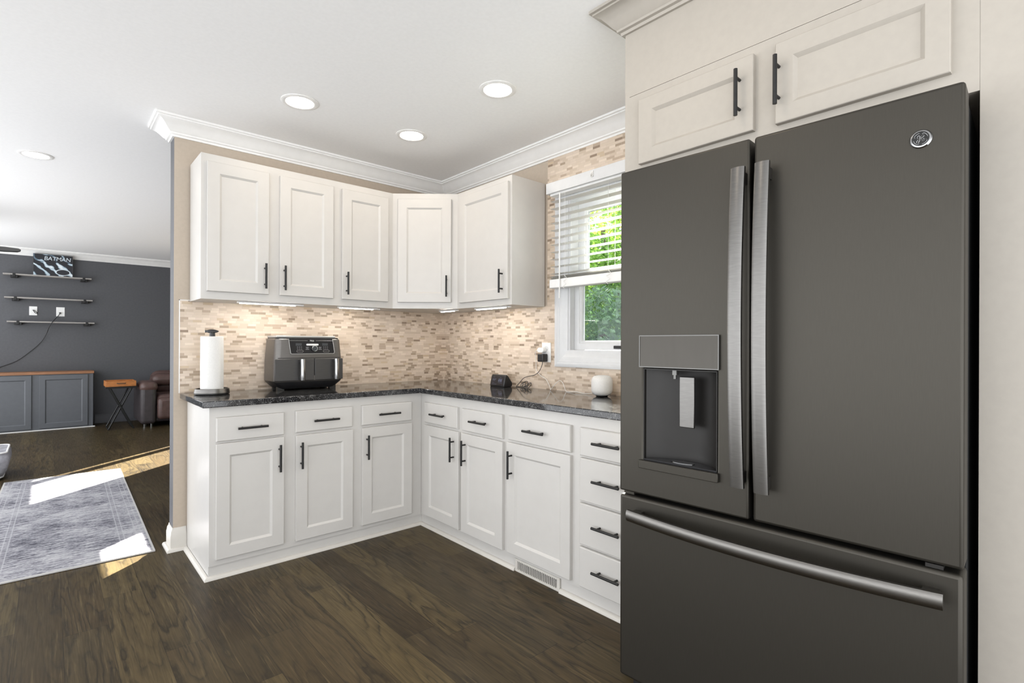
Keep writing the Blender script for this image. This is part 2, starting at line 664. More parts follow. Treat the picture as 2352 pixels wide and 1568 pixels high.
def text_mesh(body, size, extrude, shear=0., space=1.):
    cu = bpy.data.curves.new('lettering', 'FONT')
    cu.body = body
    cu.size = size
    cu.extrude = extrude
    cu.shear = shear
    cu.space_character = space
    cu.align_x = 'CENTER'
    cu.align_y = 'CENTER'
    o = bpy.data.objects.new('lettering', cu)
    col.objects.link(o)
    dg = bpy.context.evaluated_depsgraph_get()
    dg.update()
    me = bpy.data.meshes.new_from_object(o.evaluated_get(dg))
    bpy.data.objects.remove(o)
    me.materials.clear()
    return me


# ------------------------------------------------------------------ the setting
CEIL = 2.52
WL = -1.902            # end of the partition between kitchen and living room
FAR = 6.35
XO, YO = -6.1, -4.9    # where the open-plan room goes on, unseen
NICHE = -2.365         # left side of the refrigerator surround

XL = -3.95             # living room floor and ceiling cut short, unseen, to let outside light in
struct(obj('floor', MB().prism([(XO, YO), (.15, YO), (.15, FAR + .12), (XL, FAR + .12), (XL, .3), (XO, .3)], 'z', -.06, 0), M['oak']))
struct(obj('ceiling', MB().prism([(XO, YO), (.15, YO), (.15, FAR + .12), (XL, FAR + .12), (XL, .3), (XO, .3)], 'z', CEIL, CEIL + .1), M['ceiling']))

b = MB()
b.box(WL, 0, 0, .117, 0, CEIL)
wall = obj('wall_back', b, [M['beige'], M['dark_wall']], fix=True)
for poly in wall.data.polygons:
    if poly.normal.y > .5 or poly.normal.x < -.5:
        poly.material_index = 1
struct(wall)

# window wall: kitchen window and, beyond the partition, the living room's openings
WY0, WY1, WZ0, WZ1 = -2.13, -1.385, 1.165, 2.13


def wall_with_holes(y0, y1, holes, thick=.15):
    m = MB()
    ys = sorted({y0, y1, *[h[0] for h in holes], *[h[1] for h in holes]})
    for a, c in zip(ys, ys[1:]):
        z = 0.
        for h in sorted((h for h in holes if h[0] <= a and h[1] >= c), key=lambda h: h[2]):
            if h[2] > z:
                m.box(0, thick, a, c, z, h[2])
            z = h[3]
        m.box(0, thick, a, c, z, CEIL)
    return m


struct(obj('wall_right', wall_with_holes(YO, .06, [(WY0, WY1, WZ0, WZ1)]), M['beige']))
struct(obj('wall_right_living', wall_with_holes(.06, FAR, [(4.02, 4.72, .25, 2.06), (4.86, 4.93, .25, 2.06), (1.78, 2.31, 1.63, 1.80)], .02), M['dark_wall']))
struct(obj('wall_far', box(XL, .15, FAR, FAR + .12, 0, CEIL), M['dark_wall']))
struct(obj('wall_right_near', box(-.772, -.002, YO, -3.3995, 0, CEIL), M['dim_warm_white']))

# tile on the two walls
tile = obj('backsplash_tile', box(-1.872, -.008, -.008, -.0005, .88, 1.466), M['mosaic_x'], wall)
obj('edge_strip', box(-1.876, -1.872, -.010, -.0005, .92, 1.470).box(-1.876, -1.82, -.010, -.0005, 1.466, 1.470), M['trim'], wall)
wr = bpy.data.objects['wall_right']
t_ = MB()
t_.box(-.008, -.0005, -1.198, -.008, .88, 1.466)
t_.box(-.008, -.0005, -1.385, -1.198, .88, 2.45)
t_.box(-.008, -.0005, NICHE + .002, -1.385, .88, WZ0)
t_.box(-.008, -.0005, NICHE + .002, -1.385, WZ1, 2.45)
t_.box(-.008, -.0005, NICHE + .002, WY0, WZ0, WZ1)
obj('backsplash_tile', t_, M['mosaic_y'], wr)

# crown mouldings, baseboards, quarter rounds
CR = [(0, CEIL - .100), (.010, CEIL - .100), (.013, CEIL - .090), (.022, CEIL - .086), (.024, CEIL - .078), (.034, CEIL - .070), (.050, CEIL - .050),
      (.066, CEIL - .032), (.084, CEIL - .022), (.090, CEIL - .020), (.090, CEIL - .013), (.100, CEIL - .011), (.100, CEIL), (0, CEIL)]
struct(obj('trim_1', MB().sweep([(-.02, .117), (WL, .117), (WL, 0), (0, 0), (0, NICHE + .001)], CR), M['trim']))
struct(obj('trim_2', MB().sweep([(XL, FAR), (0, FAR)], CR), M['trim']))
BB = [(0, 0), (.014, 0), (.014, .088), (.012, .094), (.010, .112), (.005, .122), (.003, .132), (0, .132)]
QR = [(0, 0), (.019, 0), (.018, .007), (.014, .014), (.007, .018), (0, .019)]
bb_path = [(-.02, .117), (WL, .117), (WL, 0), (-1.835, 0)]
struct(obj('baseboard_back', MB().sweep(bb_path, BB), M['low_trim']))
struct(obj('trim_3', MB().sweep(bb_path, [(o + .014, z) for o, z in QR]), M['low_trim']))
struct(obj('baseboard_far', MB().sweep([(-1.93, FAR), (0, FAR)], BB), M['dark_trim']))

KF, KK, CD = -.577, -.566, -.612     # cabinet face, kick face, worktop edge
struct(obj('trim_4', MB().sweep([(-1.835, -.019), (-1.835, KK), (KK, KK), (KK, -1.518)], [(o + .001, z) for o, z in QR]), M['low_trim']))
struct(obj('trim_5', MB().sweep([(KK, -1.846), (KK, NICHE + .002)], [(o + .001, z) for o, z in QR]), M['low_trim']))

# ------------------------------------------------------------------ cabinets
HR = .0062


def handle_mesh(length, out=.030):
    """bar pull, vertical, centred on the origin, standing off a face at y=0 towards -y"""
    m = MB()
    m.cyl((0, -out, -length / 2), (0, -out, length / 2), HR, seg=14)
    for s in (-1, 1):
        m.cyl((0, 0, s * length * .32), (0, -out, s * length * .32), .0048, seg=10)
    return m


def put_handle(parent, x, z, vertical=True, length=.148, y=-.02):
    return obj('handle', handle_mesh(length), M['black'], parent, loc=(x, y, z), rot=(0, 0, 0) if vertical else (0, R(90), 0))


def shaker_mesh(w, h, t=.02, st=.062, rail=.062, deep=.010, bev=.011):
    m = MB()
    c = .002

    def ring(x0, z0, x1, z1, y):
        return [(x0, y, z0), (x1, y, z0), (x1, y, z1), (x0, y, z1)]
    m.loft([ring(0, 0, w, h, 0), ring(0, 0, w, h, -t + c), ring(c, c, w - c, h - c, -t),
            ring(st, rail, w - st, h - rail, -t), ring(st + bev * .4, rail + bev * .4, w - st - bev * .4, h - rail - bev * .4, -t + deep * .35),
            ring(st + bev, rail + bev, w - st - bev, h - rail - bev, -t + deep)])
    return m


def slab_mesh(w, h, t=.02):
    m = MB()
    c = .005

    def ring(i, y):
        return [(i, y, i), (w - i, y, i), (w - i, y, h - i), (i, y, h - i)]
    return m.loft([ring(0, 0), ring(0, -t + .006), ring(c * .35, -t + .002), ring(c, -t)])


def door(parent, x0, x1, z0, z1, face, hx=None, hz=None, mat='cabinet', name='door', tilt=0., **kw):
    d = obj(name, shaker_mesh(x1 - x0, z1 - z0, **kw), M[mat], parent, loc=(x0, face, z0), rot=(0, tilt, 0), angle=20)
    if hx is not None:
        put_handle(d, hx - x0, hz - z0)
    return d


def drawer(parent, x0, x1, z0, z1, face, hx=None, hz=None, mat='cabinet'):
    d = obj('drawer', slab_mesh(x1 - x0, z1 - z0), M[mat], parent, loc=(x0, face, z0), angle=20)
    put_handle(d, (hx if hx is not None else (x0 + x1) / 2) - x0, (hz if hz is not None else (z0 + z1) / 2) - z0, False)
    return d


BT = .886  # top of base cabinets


def base_unit(label, loc, rz, x0, x1, end=False, kick=(None, None), group='white base cabinets under the black worktop'):
    u = thing('base_cabinet', label, 'cabinet', loc, rz, group)
    obj('body', box(x0, x1, KF, -.012, .07, BT), M['cabinet'], u)
    k0, k1 = kick[0] if kick[0] is not None else x0, kick[1] if kick[1] is not None else x1
    obj('toe_kick', box(k0, k1, KK, KK + .02, 0, .07), M['cabinet'], u)
    if end:
        obj('end_panel', MB().prism([(KF, .07), (KF, BT), (-.016, BT), (-.016, .0), (KK, 0), (KK, .07)], 'x', x0 - .012, x0), M['cabinet'], u)
    return u


# left run, along the back wall
u = base_unit('white double-door base cabinet at the left end under the paper towels', (0, 0, 0), 0, -1.822, -1.040, True)
drawer(u, -1.806, -1.470, .708, .832, KF, -1.637, .771)
drawer(u, -1.409, -1.072, .711, .834, KF, -1.240, .772)
door(u, -1.806, -1.470, .103, .697, KF, -1.498, .585)
door(u, -1.406, -1.068, .100, .695, KF, -1.380, .584)
u = base_unit('narrow white base cabinet with one door and one drawer left of the inside corner', (0, 0, 0), 0, -1.040, -.5775, kick=(-1.040, KK))
drawer(u, -1.011, -.660, .711, .834, KF, -.835, .772)
door(u, -1.008, -.658, .096, .695, KF, -.980, .577)
# right run, along the window wall (local x runs from the corner towards the refrigerator)
RR = -R(90)
u = base_unit('white base cabinet with two doors and two drawers right of the inside corner', (0, 0, 0), RR, .578, 1.455, kick=(.5665, 1.455))
drawer(u, .642, 1.012, .698, .829, KF, .824, .762)
drawer(u, 1.060, 1.430, .696, .828, KF, 1.241, .764)
door(u, .640, 1.026, .089, .681, KF, .979, .570)
door(u, 1.052, 1.434, .088, .680, KF, 1.097, .568)
u = base_unit('white base cabinet with one wide door and drawer above the toe-kick vent', (0, 0, 0), RR, 1.455, 1.956)
drawer(u, 1.480, 1.928, .700, .830, KF, 1.698, .768)
door(u, 1.470, 1.928, .092, .686, KF, 1.512, .572)
u = base_unit('white stack of four drawers beside the refrigerator', (0, 0, 0), RR, 1.956, 2.362)
for z0, z1, hz in ((.698, .829, .769), (.488, .688, .597), (.285, .478, .390), (.086, .274, .188)):
    drawer(u, 1.986, 2.330, z0, z1, KF, 2.157, hz)

# toe-kick vent
v = thing('toe_kick_vent', 'white slotted heating vent in the toe kick below the wide cabinet door', 'vent', (KK - .001, -1.682, 0), RR)
m = MB()
m.box(-.162, .162, -.010, -.001, 0, .012).box(-.162, .162, -.010, -.001, .056, .068)
m.box(-.162, -.146, -.010, -.001, .012, .056).box(.146, .162, -.010, -.001, .012, .056)
obj('frame', m, M['low_trim'], v, bevel=.001)
obj('backing', box(-.146, .146, -.0025, -.001, .012, .056), M['void'], v)  # near-black sheet standing in for the shade behind the slots
for i in range(24):
    x = -.140 + i * .0122
    obj('slat', box(x - .0022, x + .0022, -.007, -.003, .0125, .0555), M['low_trim'], v)

# worktop
cw = MB()
cw.prism([(-1.871, -.010), (-.010, -.010), (-.010, NICHE + .003), (CD, NICHE + .003), (CD, CD), (-1.871, CD)], 'z', .8875, .9205)
tag(obj('worktop', cw, M['granite'], bevel=.004, seg=3), 'L-shaped speckled black granite worktop with polished top', 'countertop')

# wall cabinets
UB, UT, UF, DB, DT = 1.4616, 2.2702, -.300, 1.505, 2.226
UG = 'white wall cabinets above the worktop'
CAB_Y = -.010


def upper(label, loc, rz, x0, x1):
    u = thing('wall_cabinet', label, 'cabinet', loc, rz, UG)
    obj('body', box(x0, x1, UF, CAB_Y, UB, UT), M['cabinet'], u)
    return u


u = upper('white wall cabinet with a pair of doors above the paper towels', (0, 0, 0), 0, -1.822, -1.056)
door(u, -1.795, -1.471, DB, DT, UF, -1.495, 1.610)
door(u, -1.409, -1.078, DB, DT, UF, -1.385, 1.608)
u = upper('single-door white wall cabinet above the right side of the air fryer', (0, 0, 0), 0, -1.056, -.643)
door(u, -1.019, -.686, DB, DT, UF, -.991, 1.608)
u = upper('single-door white wall cabinet with an exposed side next to the window', (0, 0, 0), RR, .600, 1.175)
door(u, .644, 1.155, DB - .006, DT + .006, UF, 1.108, 1.610)
u = thing('wall_cabinet', 'diagonal white corner wall cabinet with one door', 'cabinet', (-.643, -.300, 0), math.atan2(-.300, .343), UG)
ang = math.atan2(-.300, .343)
rot = Matrix.Rotation(-ang, 3, 'Z')
cor = [(-.643, CAB_Y), (-.643, -.300), (-.300, -.600), (CAB_Y, -.600), (CAB_Y, CAB_Y)]
cl = [rot @ (Vector((x, y, 0)) - Vector((-.643, -.300, 0))) for x, y in cor]
obj('body', MB().prism([(p.x, p.y) for p in cl], 'z', UB, UT), M['cabinet'], u)
door(u, .038, .412, DB, DT + .003, 0, .382, 1.616)

# light bars under the wall cabinets
BAR = 'light bars under the wall cabinets'


def bar(label, loc, rz, length):
    o = thing('under_cabinet_light', label, 'light', loc, rz, BAR)
    obj('housing', box(-length / 2, length / 2, -.014, .014, -.010, -.001), M['white_plastic'], o)
    obj('lens', box(-length / 2 + .012, length / 2 - .030, -.006, .006, -.0125, -.0101), M['strip'], o)
    obj('connector', box(length / 2, length / 2 + .022, -.006, .006, -.011, -.002), M['white_plastic'], o)


bar('slim lit light bar under the wall cabinet left of the air fryer', (-1.44, -.235, UB), 0, .36)
bar('slim lit light bar under the wall cabinet right of the air fryer', (-.875, -.245, UB), 0, .28)
bar('short lit light bar under the diagonal corner cabinet', (-.262, -.435, UB), RR, .20)
bar('slim lit light bar under the wall cabinet next to the window', (-.235, -.90, UB), RR, .34)

# ------------------------------------------------------------------ refrigerator surround and the cabinet over the refrigerator
SF = -.772
u = thing('refrigerator_surround', 'off-white built-in surround and two-door cabinet above the refrigerator', 'cabinet', (0, NICHE, 0), RR)
obj('body', box(.020, 1.034, SF, -.012, 1.835, 2.172), M['dim_warm_white'], u)
obj('side_panel', box(0, .020, SF, -.012, 0, CEIL - .003), M['dim_warm_white'], u)
obj('fascia', box(.020, 1.034, SF, SF + .03, 2.1735, CEIL - .003), M['dim_warm_white'], u)
door(u, .074, .501, 1.896, 2.138, SF, .459, 2.020, mat='dim_warm_white', st=.058, rail=.05)
door(u, .568, .982, 1.893, 2.138, SF, .579, 2.016, mat='dim_warm_white', st=.050, rail=.052)
struct(obj('trim_6', MB().sweep([(-.102, NICHE + .001), (SF, NICHE + .001), (SF, YO)], [(o + .0006, z - .0006) for o, z in CR]), M['dim_warm_white']))

# ------------------------------------------------------------------ refrigerator
TH = .0506
fr = thing('refrigerator', 'slate grey french door refrigerator with bottom freezer drawer and steel handles', 'refrigerator', (-.967, -2.489, 0), -R(90) + TH)
FW, FT = .904, 1.812
obj('body', box(.006, FW - .004, .100, .800, .03, FT - .012).box(.02, FW - .02, .085, .101, .10, FT - .03), M['void'], fr)
obj('foot_grille', box(.02, FW - .02, .06, .10, .012, .072), M['black_plastic'], fr)


def door_panel(x0, x1, z0, z1, hole=None, depth=.082):
    m = MB()
    if hole is None:
        m.box(x0, x1, 0, depth, z0, z1)
        return m
    xs, zs = [x0, hole[0], hole[1], x1], [z0, hole[2], hole[3], z1]
    b0 = len(m.v)
    for y in (0, depth):
        for z in zs:
            for x in xs:
                m.v.append((x, y, z))
    g = lambda k, i, j: b0 + k * 16 + j * 4 + i
    for j in range(3):
        for i in range(3):
            if (i, j) != (1, 1):
                m.face((g(0, i, j), g(0, i + 1, j), g(0, i + 1, j + 1), g(0, i, j + 1)))
                m.face((g(1, i, j), g(1, i, j + 1), g(1, i + 1, j + 1), g(1, i + 1, j)))
    for i in range(3):
        m.face((g(0, i, 0), g(1, i, 0), g(1, i + 1, 0), g(0, i + 1, 0)))
        m.face((g(0, i, 3), g(0, i + 1, 3), g(1, i + 1, 3), g(1, i, 3)))
        m.face((g(0, 0, i), g(0, 0, i + 1), g(1, 0, i + 1), g(1, 0, i)))
        m.face((g(0, 3, i), g(1, 3, i), g(1, 3, i + 1), g(0, 3, i + 1)))
    a, c = 1, 2
    m.face((g(0, a, a), g(0, a, c), g(1, a, c), g(1, a, a)))
    m.face((g(0, c, a), g(1, c, a), g(1, c, c), g(0, c, c)))
    m.face((g(0, a, a), g(1, a, a), g(1, c, a), g(0, c, a)))
    m.face((g(0, a, c), g(0, c, c), g(1, c, c), g(1, a, c)))
    return m


HX0, HX1, HZ0, HZ1 = .092, .343, .832, 1.139
ld = obj('door', door_panel(0, .435, .714, FT, (HX0, HX1, HZ0, HZ1)), M['slate'], fr, bevel=.006, seg=3)
rd = obj('door', door_panel(.447, FW, .714, FT), M['slate'], fr, bevel=.008, seg=3)
fz = obj('freezer_drawer', door_panel(0, FW, .076, .702), M['slate'], fr, bevel=.010, seg=3)


def bow_handle(p0, p1, wide, width, e, mid, thick=.016):
    """curved flat bar with a crowned face; wide = direction of its width, stands off towards -y"""
    p0, p1, wd = Vector(p0), Vector(p1), Vector(wide)
    m = MB()
    rings = []
    N = 28
    for i in range(N + 1):
        s = i / N
        off = e + (mid - e) * (1 - (2 * s - 1) ** 2)
        c = p0.lerp(p1, s) + Vector((0, -off, 0))
        rings.append([c + wd * (width * a) + Vector((0, -thick * q, 0)) for a, q in
                      ((-.5, -.5), (-.5, .15), (-.36, .36), (-.14, .48), (.14, .48), (.36, .36), (.5, .15), (.5, -.5))])
    m.loft(rings)
    for s in (.03, .97):
        off = e + (mid - e) * (1 - (2 * s - 1) ** 2)
        c = p0.lerp(p1, s)
        ax = (p1 - p0).normalized()
        a = ax * .016
        w = wd * (width * .32)
        m.loft([[c - a - w, c + a - w, c + a + w, c - a + w], [q + Vector((0, -off, 0)) for q in (c - a - w, c + a - w, c + a + w, c - a + w)]])
    return m


obj('handle', bow_handle((.418, -.001, .812), (.418, -.001, 1.722), (1, 0, 0), .038, .040, .062), M['steel'], ld, angle=50)
obj('handle', bow_handle((.484, -.001, .808), (.484, -.001, 1.722), (1, 0, 0), .038, .040, .062), M['steel'], rd, angle=50)
obj('handle', bow_handle((.056, -.001, .648), (.872, -.001, .648), (0, 0, 1), .036, .040, .078), M['steel_side'], fz, angle=50)
# water and ice dispenser
m = MB()
NA = 14
arc = [(HX0 + .001 + (HX1 - HX0 - .002) * i / NA, .012 + .060 * math.sin(math.pi * i / NA) ** .7) for i in range(NA + 1)]
m.loft([[(x, y, HZ0 + .001) for x, y in arc], [(x, y, HZ1 - .001) for x, y in arc]], cap=False, closed=False)
m.box(HX0 + .0005, HX0 + .003, .001, .014, HZ0 + .001, HZ1 - .001).box(HX1 - .003, HX1 - .0005, .001, .014, HZ0 + .001, HZ1 - .001)
m.box(HX0 + .001, HX1 - .001, .001, .075, HZ1 - .004, HZ1 - .001)
dr = obj('dispenser_recess', m, M['slate_dark'], ld, angle=40)
cp = obj('dispenser_panel', box(.080, .351, -.007, .0, 1.142, 1.248), M['slate_gloss'], ld, bevel=.003)
m = MB()
for a in ((.080, .351, 1.142, 1.145), (.080, .351, 1.245, 1.248), (.080, .083, 1.145, 1.245), (.348, .351, 1.145, 1.245)):
    m.box(a[0], a[1], -.0085, -.0065, a[2], a[3])
obj('dispenser_panel_edge', m, M['silver'], ld)
m = MB()
m.box(.081, .351, -.014, .0, .806, .833)
obj('drip_tray_lip', m, M['slate'], ld, bevel=.002)
m = MB()
m.prism([(HX0 + .002, .0), *[(x, y - .001) for x, y in arc[1:-1]], (HX1 - .002, .0)], 'z', .8335, .838)
obj('drip_tray', m, M['black_gloss'], ld)
m = MB()
el = lambda r: [(.2175 + .040 * r * math.cos(2 * math.pi * i / 24), .030 + .018 * r * math.sin(2 * math.pi * i / 24)) for i in range(24)]
m.prism(el(1), 'z', .8382, .8395)
obj('tray_grille', m, M['chrome'], ld)
obj('dispenser_paddle', box(.203, .254, .034, .042, .951, 1.114), M['steel'], ld, bevel=.002)
m = MB()
m.cyl((.189, .032, 1.137), (.189, .032, 1.119), .011, seg=16).cyl((.189, .032, 1.119), (.189, .032, 1.106), .006, seg=16)
obj('nozzle', m, M['silver'], ld)
# badge
bd = MB()
S = 40
ringp = lambda r, y: [(.825 + r * math.cos(2 * math.pi * i / S), y, 1.701 + r * math.sin(2 * math.pi * i / S)) for i in range(S)]
bd.loft([ringp(.0215, 0), ringp(.0215, -.002), ringp(.0195, -.0045), ringp(.0165, -.005), ringp(.0158, -.0035)])
badge = obj('badge', bd, M['chrome'], rd)
bd = MB().loft([ringp(.0156, -.003), ringp(.0156, -.0040)])
obj('badge_face', bd, M['black'], badge)
mono = MB()


def stroke(pts, r=.0006):
    mono.tube([(.825 + x * .0156, -.0044, 1.701 + z * .0156) for x, z in pts], r, 6)


stroke([(-.10, .42), (-.22, .50), (-.36, .38), (-.40, .16), (-.30, .04), (-.16, .14), (-.08, .40), (-.08, .10), (-.14, -.30), (-.28, -.52), (-.44, -.48), (-.46, -.30), (-.28, -.14), (.0, .02), (.14, .12)])
stroke([(.14, .12), (.34, .22), (.40, .40), (.28, .50), (.14, .38), (.10, .10), (.14, -.22), (.30, -.40), (.46, -.30), (.46, -.12), (.34, -.08), (.28, -.20)])
for k in range(4):
    a0 = R(45 + 90 * k)
    stroke([(.86 * math.cos(a0 + q), .86 * math.sin(a0 + q)) for q in (-.62, -.3, 0, .3)] + [(.72 * math.cos(a0 + .5), .72 * math.sin(a0 + .5)), (.64 * math.cos(a0 + .34), .64 * math.sin(a0 + .34))], .00045)
obj('monogram', mono, M['chrome'], badge)
obj('hinge', box(.012, .050, .012, .06, .7035, .7125), M['slate'], fr)
obj('hinge', box(.835, .868, .006, .06, .7035, .7125), M['slate_dark'], fr)
obj('hinge_cover', box(FW - .09, FW - .03, .07, .16, FT - .004, FT + .006), M['black_plastic'], fr, bevel=.004)
obj('hinge_cover', box(.03, .09, .07, .16, FT - .004, FT + .006), M['black_plastic'], fr, bevel=.004)

# ------------------------------------------------------------------ kitchen window
win = bpy.data.objects.new('window_1', None)
col.objects.link(win)
struct(win)


def frame_mesh(y0, y1, z0, z1, w, x0, x1, prof=None):
    """rectangular frame, four mitred sides"""
    m = MB()
    prof = prof or [(0, x0), (0, x1), (w, x1), (w, x0)]
    rings = []
    for (cy, cz, sy, sz) in ((y1, z0, -1, 1), (y1, z1, -1, -1), (y0, z1, 1, -1), (y0, z0, 1, 1)):
        rings.append([(x, cy + sy * o, cz + sz * o) for o, x in prof])
    rings.append(rings[0])
    m.loft(rings, cap=False)
    return m


CW = .105
prof = [(0, -.009), (0, -.024), (.012, -.028), (.022, -.028), (.026, -.024), (.036, -.024), (.040, -.020), (.060, -.019), (.066, -.015), (CW, -.014), (CW, -.009)]
obj('casing', frame_mesh(WY0 - CW, WY1 + CW, WZ0 - CW + .012, WZ1 + CW - .012, CW, 0, 0, prof), M['white_vinyl'], win)
obj('jamb', frame_mesh(WY0 + .0005, WY1 - .0005, WZ0 + .0005, WZ1 - .0005, .014, -.010, .13), M['white_vinyl'], win)
SM = 1.650
lower = obj('sash', frame_mesh(WY0 + .016, WY1 - .016, WZ0 + .016, SM + .022, .058, .030, .062, [(0, .062), (0, .030), (.040, .030), (.044, .036), (.052, .036), (.058, .044), (.058, .062)]), M['white_vinyl'], win)
obj('pane', box(.048, .051, WY0 + .072, WY1 - .072, WZ0 + .072, SM - .034), M['glass'], lower)
upper_s = obj('sash', frame_mesh(WY0 + .016, WY1 - .016, SM - .024, WZ1 - .016, .066, .066, .098, [(0, .098), (0, .066), (.048, .066), (.052, .072), (.060, .072), (.066, .080), (.066, .098)]), M['white_vinyl'], win)
obj('pane', box(.084, .087, WY0 + .080, WY1 - .080, SM + .040, WZ1 - .080), M['glass'], upper_s)
obj('insect_screen', box(.112, .113, WY0 + .016, WY1 - .016, WZ0 + .016, SM), M['screen'], win)
m = MB()
m.box(.020, .029, -1.800, -1.712, 1.190, 1.208).box(.012, .020, -1.795, -1.735, 1.196, 1.206)
obj('lock_handle', m, M['black'], win, bevel=.002)

# blind
bl = thing('window_blind', 'white slatted blind half raised over the kitchen window', 'blind', (0, 0, 0))
BY0, BY1 = -2.215, -1.300
obj('valance', box(-.108, -.094, BY0 - .02, BY1 + .020, 2.158, 2.226).box(-.094, -.030, BY1 + .006, BY1 + .020, 2.158, 2.226), M['white_vinyl'], bl, bevel=.003)
obj('headrail', box(-.090, -.034, BY0, BY1 + .002, 2.146, 2.196), M['white_plastic'], bl, bevel=.003)
SL = MB()
rings = []
for y in (BY0, BY1):
    rings.append([(-.090 + .0625 * 0, y, -.0), (-.078, y, .0022), (-.062, y, .0030), (-.046, y, .0022), (-.034, y, 0), (-.046, y, -.0006), (-.062, y, .0002), (-.078, y, -.0006)])
SL.loft(rings)
first = None
zs = [2.112 - .0455 * i for i in range(11)] + [1.625 + .0052 * i for i in range(4)]
for z in zs:
    if first is None:
        first = obj('slat', SL, M['slat'], bl, loc=(0, 0, z))
    else:
        dup(first, loc=(0, 0, z), parent=bl)
obj('bottom_rail', box(-.092, -.032, BY0, BY1 + .004, 1.566, 1.6215), M['white_plastic'], bl, bevel=.005)
for y in (-1.43, -1.76, -2.08):
    for x in (-.0935, -.0305):
        obj('ladder_cord', MB().tube([(x, y, 2.15), (x, y, 1.60)], .0008, 6, False), M['white_plastic'], bl)
m = MB()
m.tube([(-.100, -1.392, 2.150), (-.101, -1.392, 1.85), (-.101, -1.393, 1.50)], .0042, 8, False)
obj('tilt_wand', m, M['white_plastic'], bl)
for y in (-1.43, -1.76):
    obj('cord_loop', MB().tube([(-.0975, y, 1.640), (-.100, y - .02, 1.615), (-.099, y + .012, 1.600), (-.100, y - .015, 1.585), (-.099, y + .01, 1.570), (-.100, y - .004, 1.556)], .0012, 6), M['white_plastic'], bl)
hk = MB()
hk.box(-.112, -.1083, -1.664, -1.646, 2.182, 2.216)
hk.tube([(-.112, -1.655, 2.208), (-.116, -1.655, 2.190), (-.122, -1.655, 2.184), (-.126, -1.655, 2.196)], .0022, 8)
tag(obj('adhesive_hook', hk, M['off_white']), 'small clear hook stuck on the blind valance', 'hook')

# ------------------------------------------------------------------ things on the worktop
CT = .9208
# air fryer
af = thing('air_fryer', 'dark grey two-drawer air fryer on the worktop', 'air fryer', (-1.203, -.262, CT))
AW = .4365


def rrect(x0, x1, y0, y1, r, z, n=5):
    pts = []
    for cx, cy, a in ((x1 - r, y1 - r, 0), (x0 + r, y1 - r, 90), (x0 + r, y0 + r, 180), (x1 - r, y0 + r, 270)):
        for k in range(n + 1):
            q = R(a + 90 * k / n)
            pts.append((cx + r * math.cos(q), cy + r * math.sin(q), z))
    return pts


h = AW / 2
m = MB()
m.loft([rrect(-h + .006, h - .006, .006, .226, .03, .052), rrect(-h, h, 0, .230, .035, .060), rrect(-h + .002, h - .002, .002, .230, .035, .18), rrect(-h + .012, h - .012, .012, .226, .035, .318), rrect(-h + .016, h - .016, .016, .222, .035, .322)])
obj('body', m, M['graphite'], af, angle=30)
m = MB()
m.loft([rrect(-h + .05, h - .05, .04, .20, .03, .008), rrect(-h + .035, h - .035, .022, .22, .03, .020), rrect(-h + .004, h - .004, .004, .228, .03, .0515)])
for sx in (-1, 1):
    m.box(sx * .165 - .02, sx * .165 + .02, .045, .075, 0, .02).box(sx * .155 - .02, sx * .155 + .02, .165, .19, 0, .02)
obj('base', m, M['black_plastic'], af, angle=30)
m = MB()
m.loft([rrect(-h + .018, h - .018, .018, .220, .03, .3222), rrect(-h + .02, h - .02, .02, .220, .03, .330)])
obj('lid', m, M['black_plastic'], af, angle=30)
obj('top_rail', box(-h + .02, h - .045, .024, .21, .3302, .342), M['pale_silver'], af, bevel=.003)
# the front leans back a little towards the top: y of the front at height z
fy = lambda z: .002 + max(0, (z - .18)) * .0725
# control panel
pz0, pz1 = .228, .322
px = lambda zx: (zx - 400) * .000287 - h


def slanted(pts, thick, off):
    """polygon in (x, z) laid on the sloping front"""
    q = MB()
    q.loft([[(x, fy(z) - off, z) for x, z in pts], [(x, fy(z) - off - thick, z) for x, z in pts]])
    return q


pan = [(px(702), pz1), (px(738), pz0 + .008), (px(752), pz0 + .001), (px(770), pz0), (px(1690), pz0), (px(1706), pz0 + .003), (px(1715), pz0 + .012), (px(1676), pz1)]
panel = obj('control_panel', slanted(pan, .003, -.001), M['black_gloss'], af)
m = MB()
m.tube([(x, fy(z) - .0025, z) for x, z in pan], .0014, 6, False)
m.tube([(px(712), fy(.311) - .0025, .311), (px(1110), fy(.311) - .0025, .311)], .0008, 6, False)
m.tube([(px(1290), fy(.311) - .0025, .311), (px(1680), fy(.311) - .0025, .311)], .0008, 6, False)
obj('panel_outline', m, M['pale_silver'], panel)
me = text_mesh('Ninja', .0125, .0006, .15)
link('lettering', me, M['white_plastic'], panel, loc=(px(1205), fy(.311) - .0028, .311), rot=(R(90 - 4), 0, 0), smooth=False)


def pill(cx, cz, w, hgt, n=8):
    r = hgt / 2
    return [(cx + s * (w / 2 - r) + s * r * math.sin(math.pi * k / n), cz + s * r * math.cos(math.pi * k / n)) for s in (1, -1) for k in range(n + 1)]


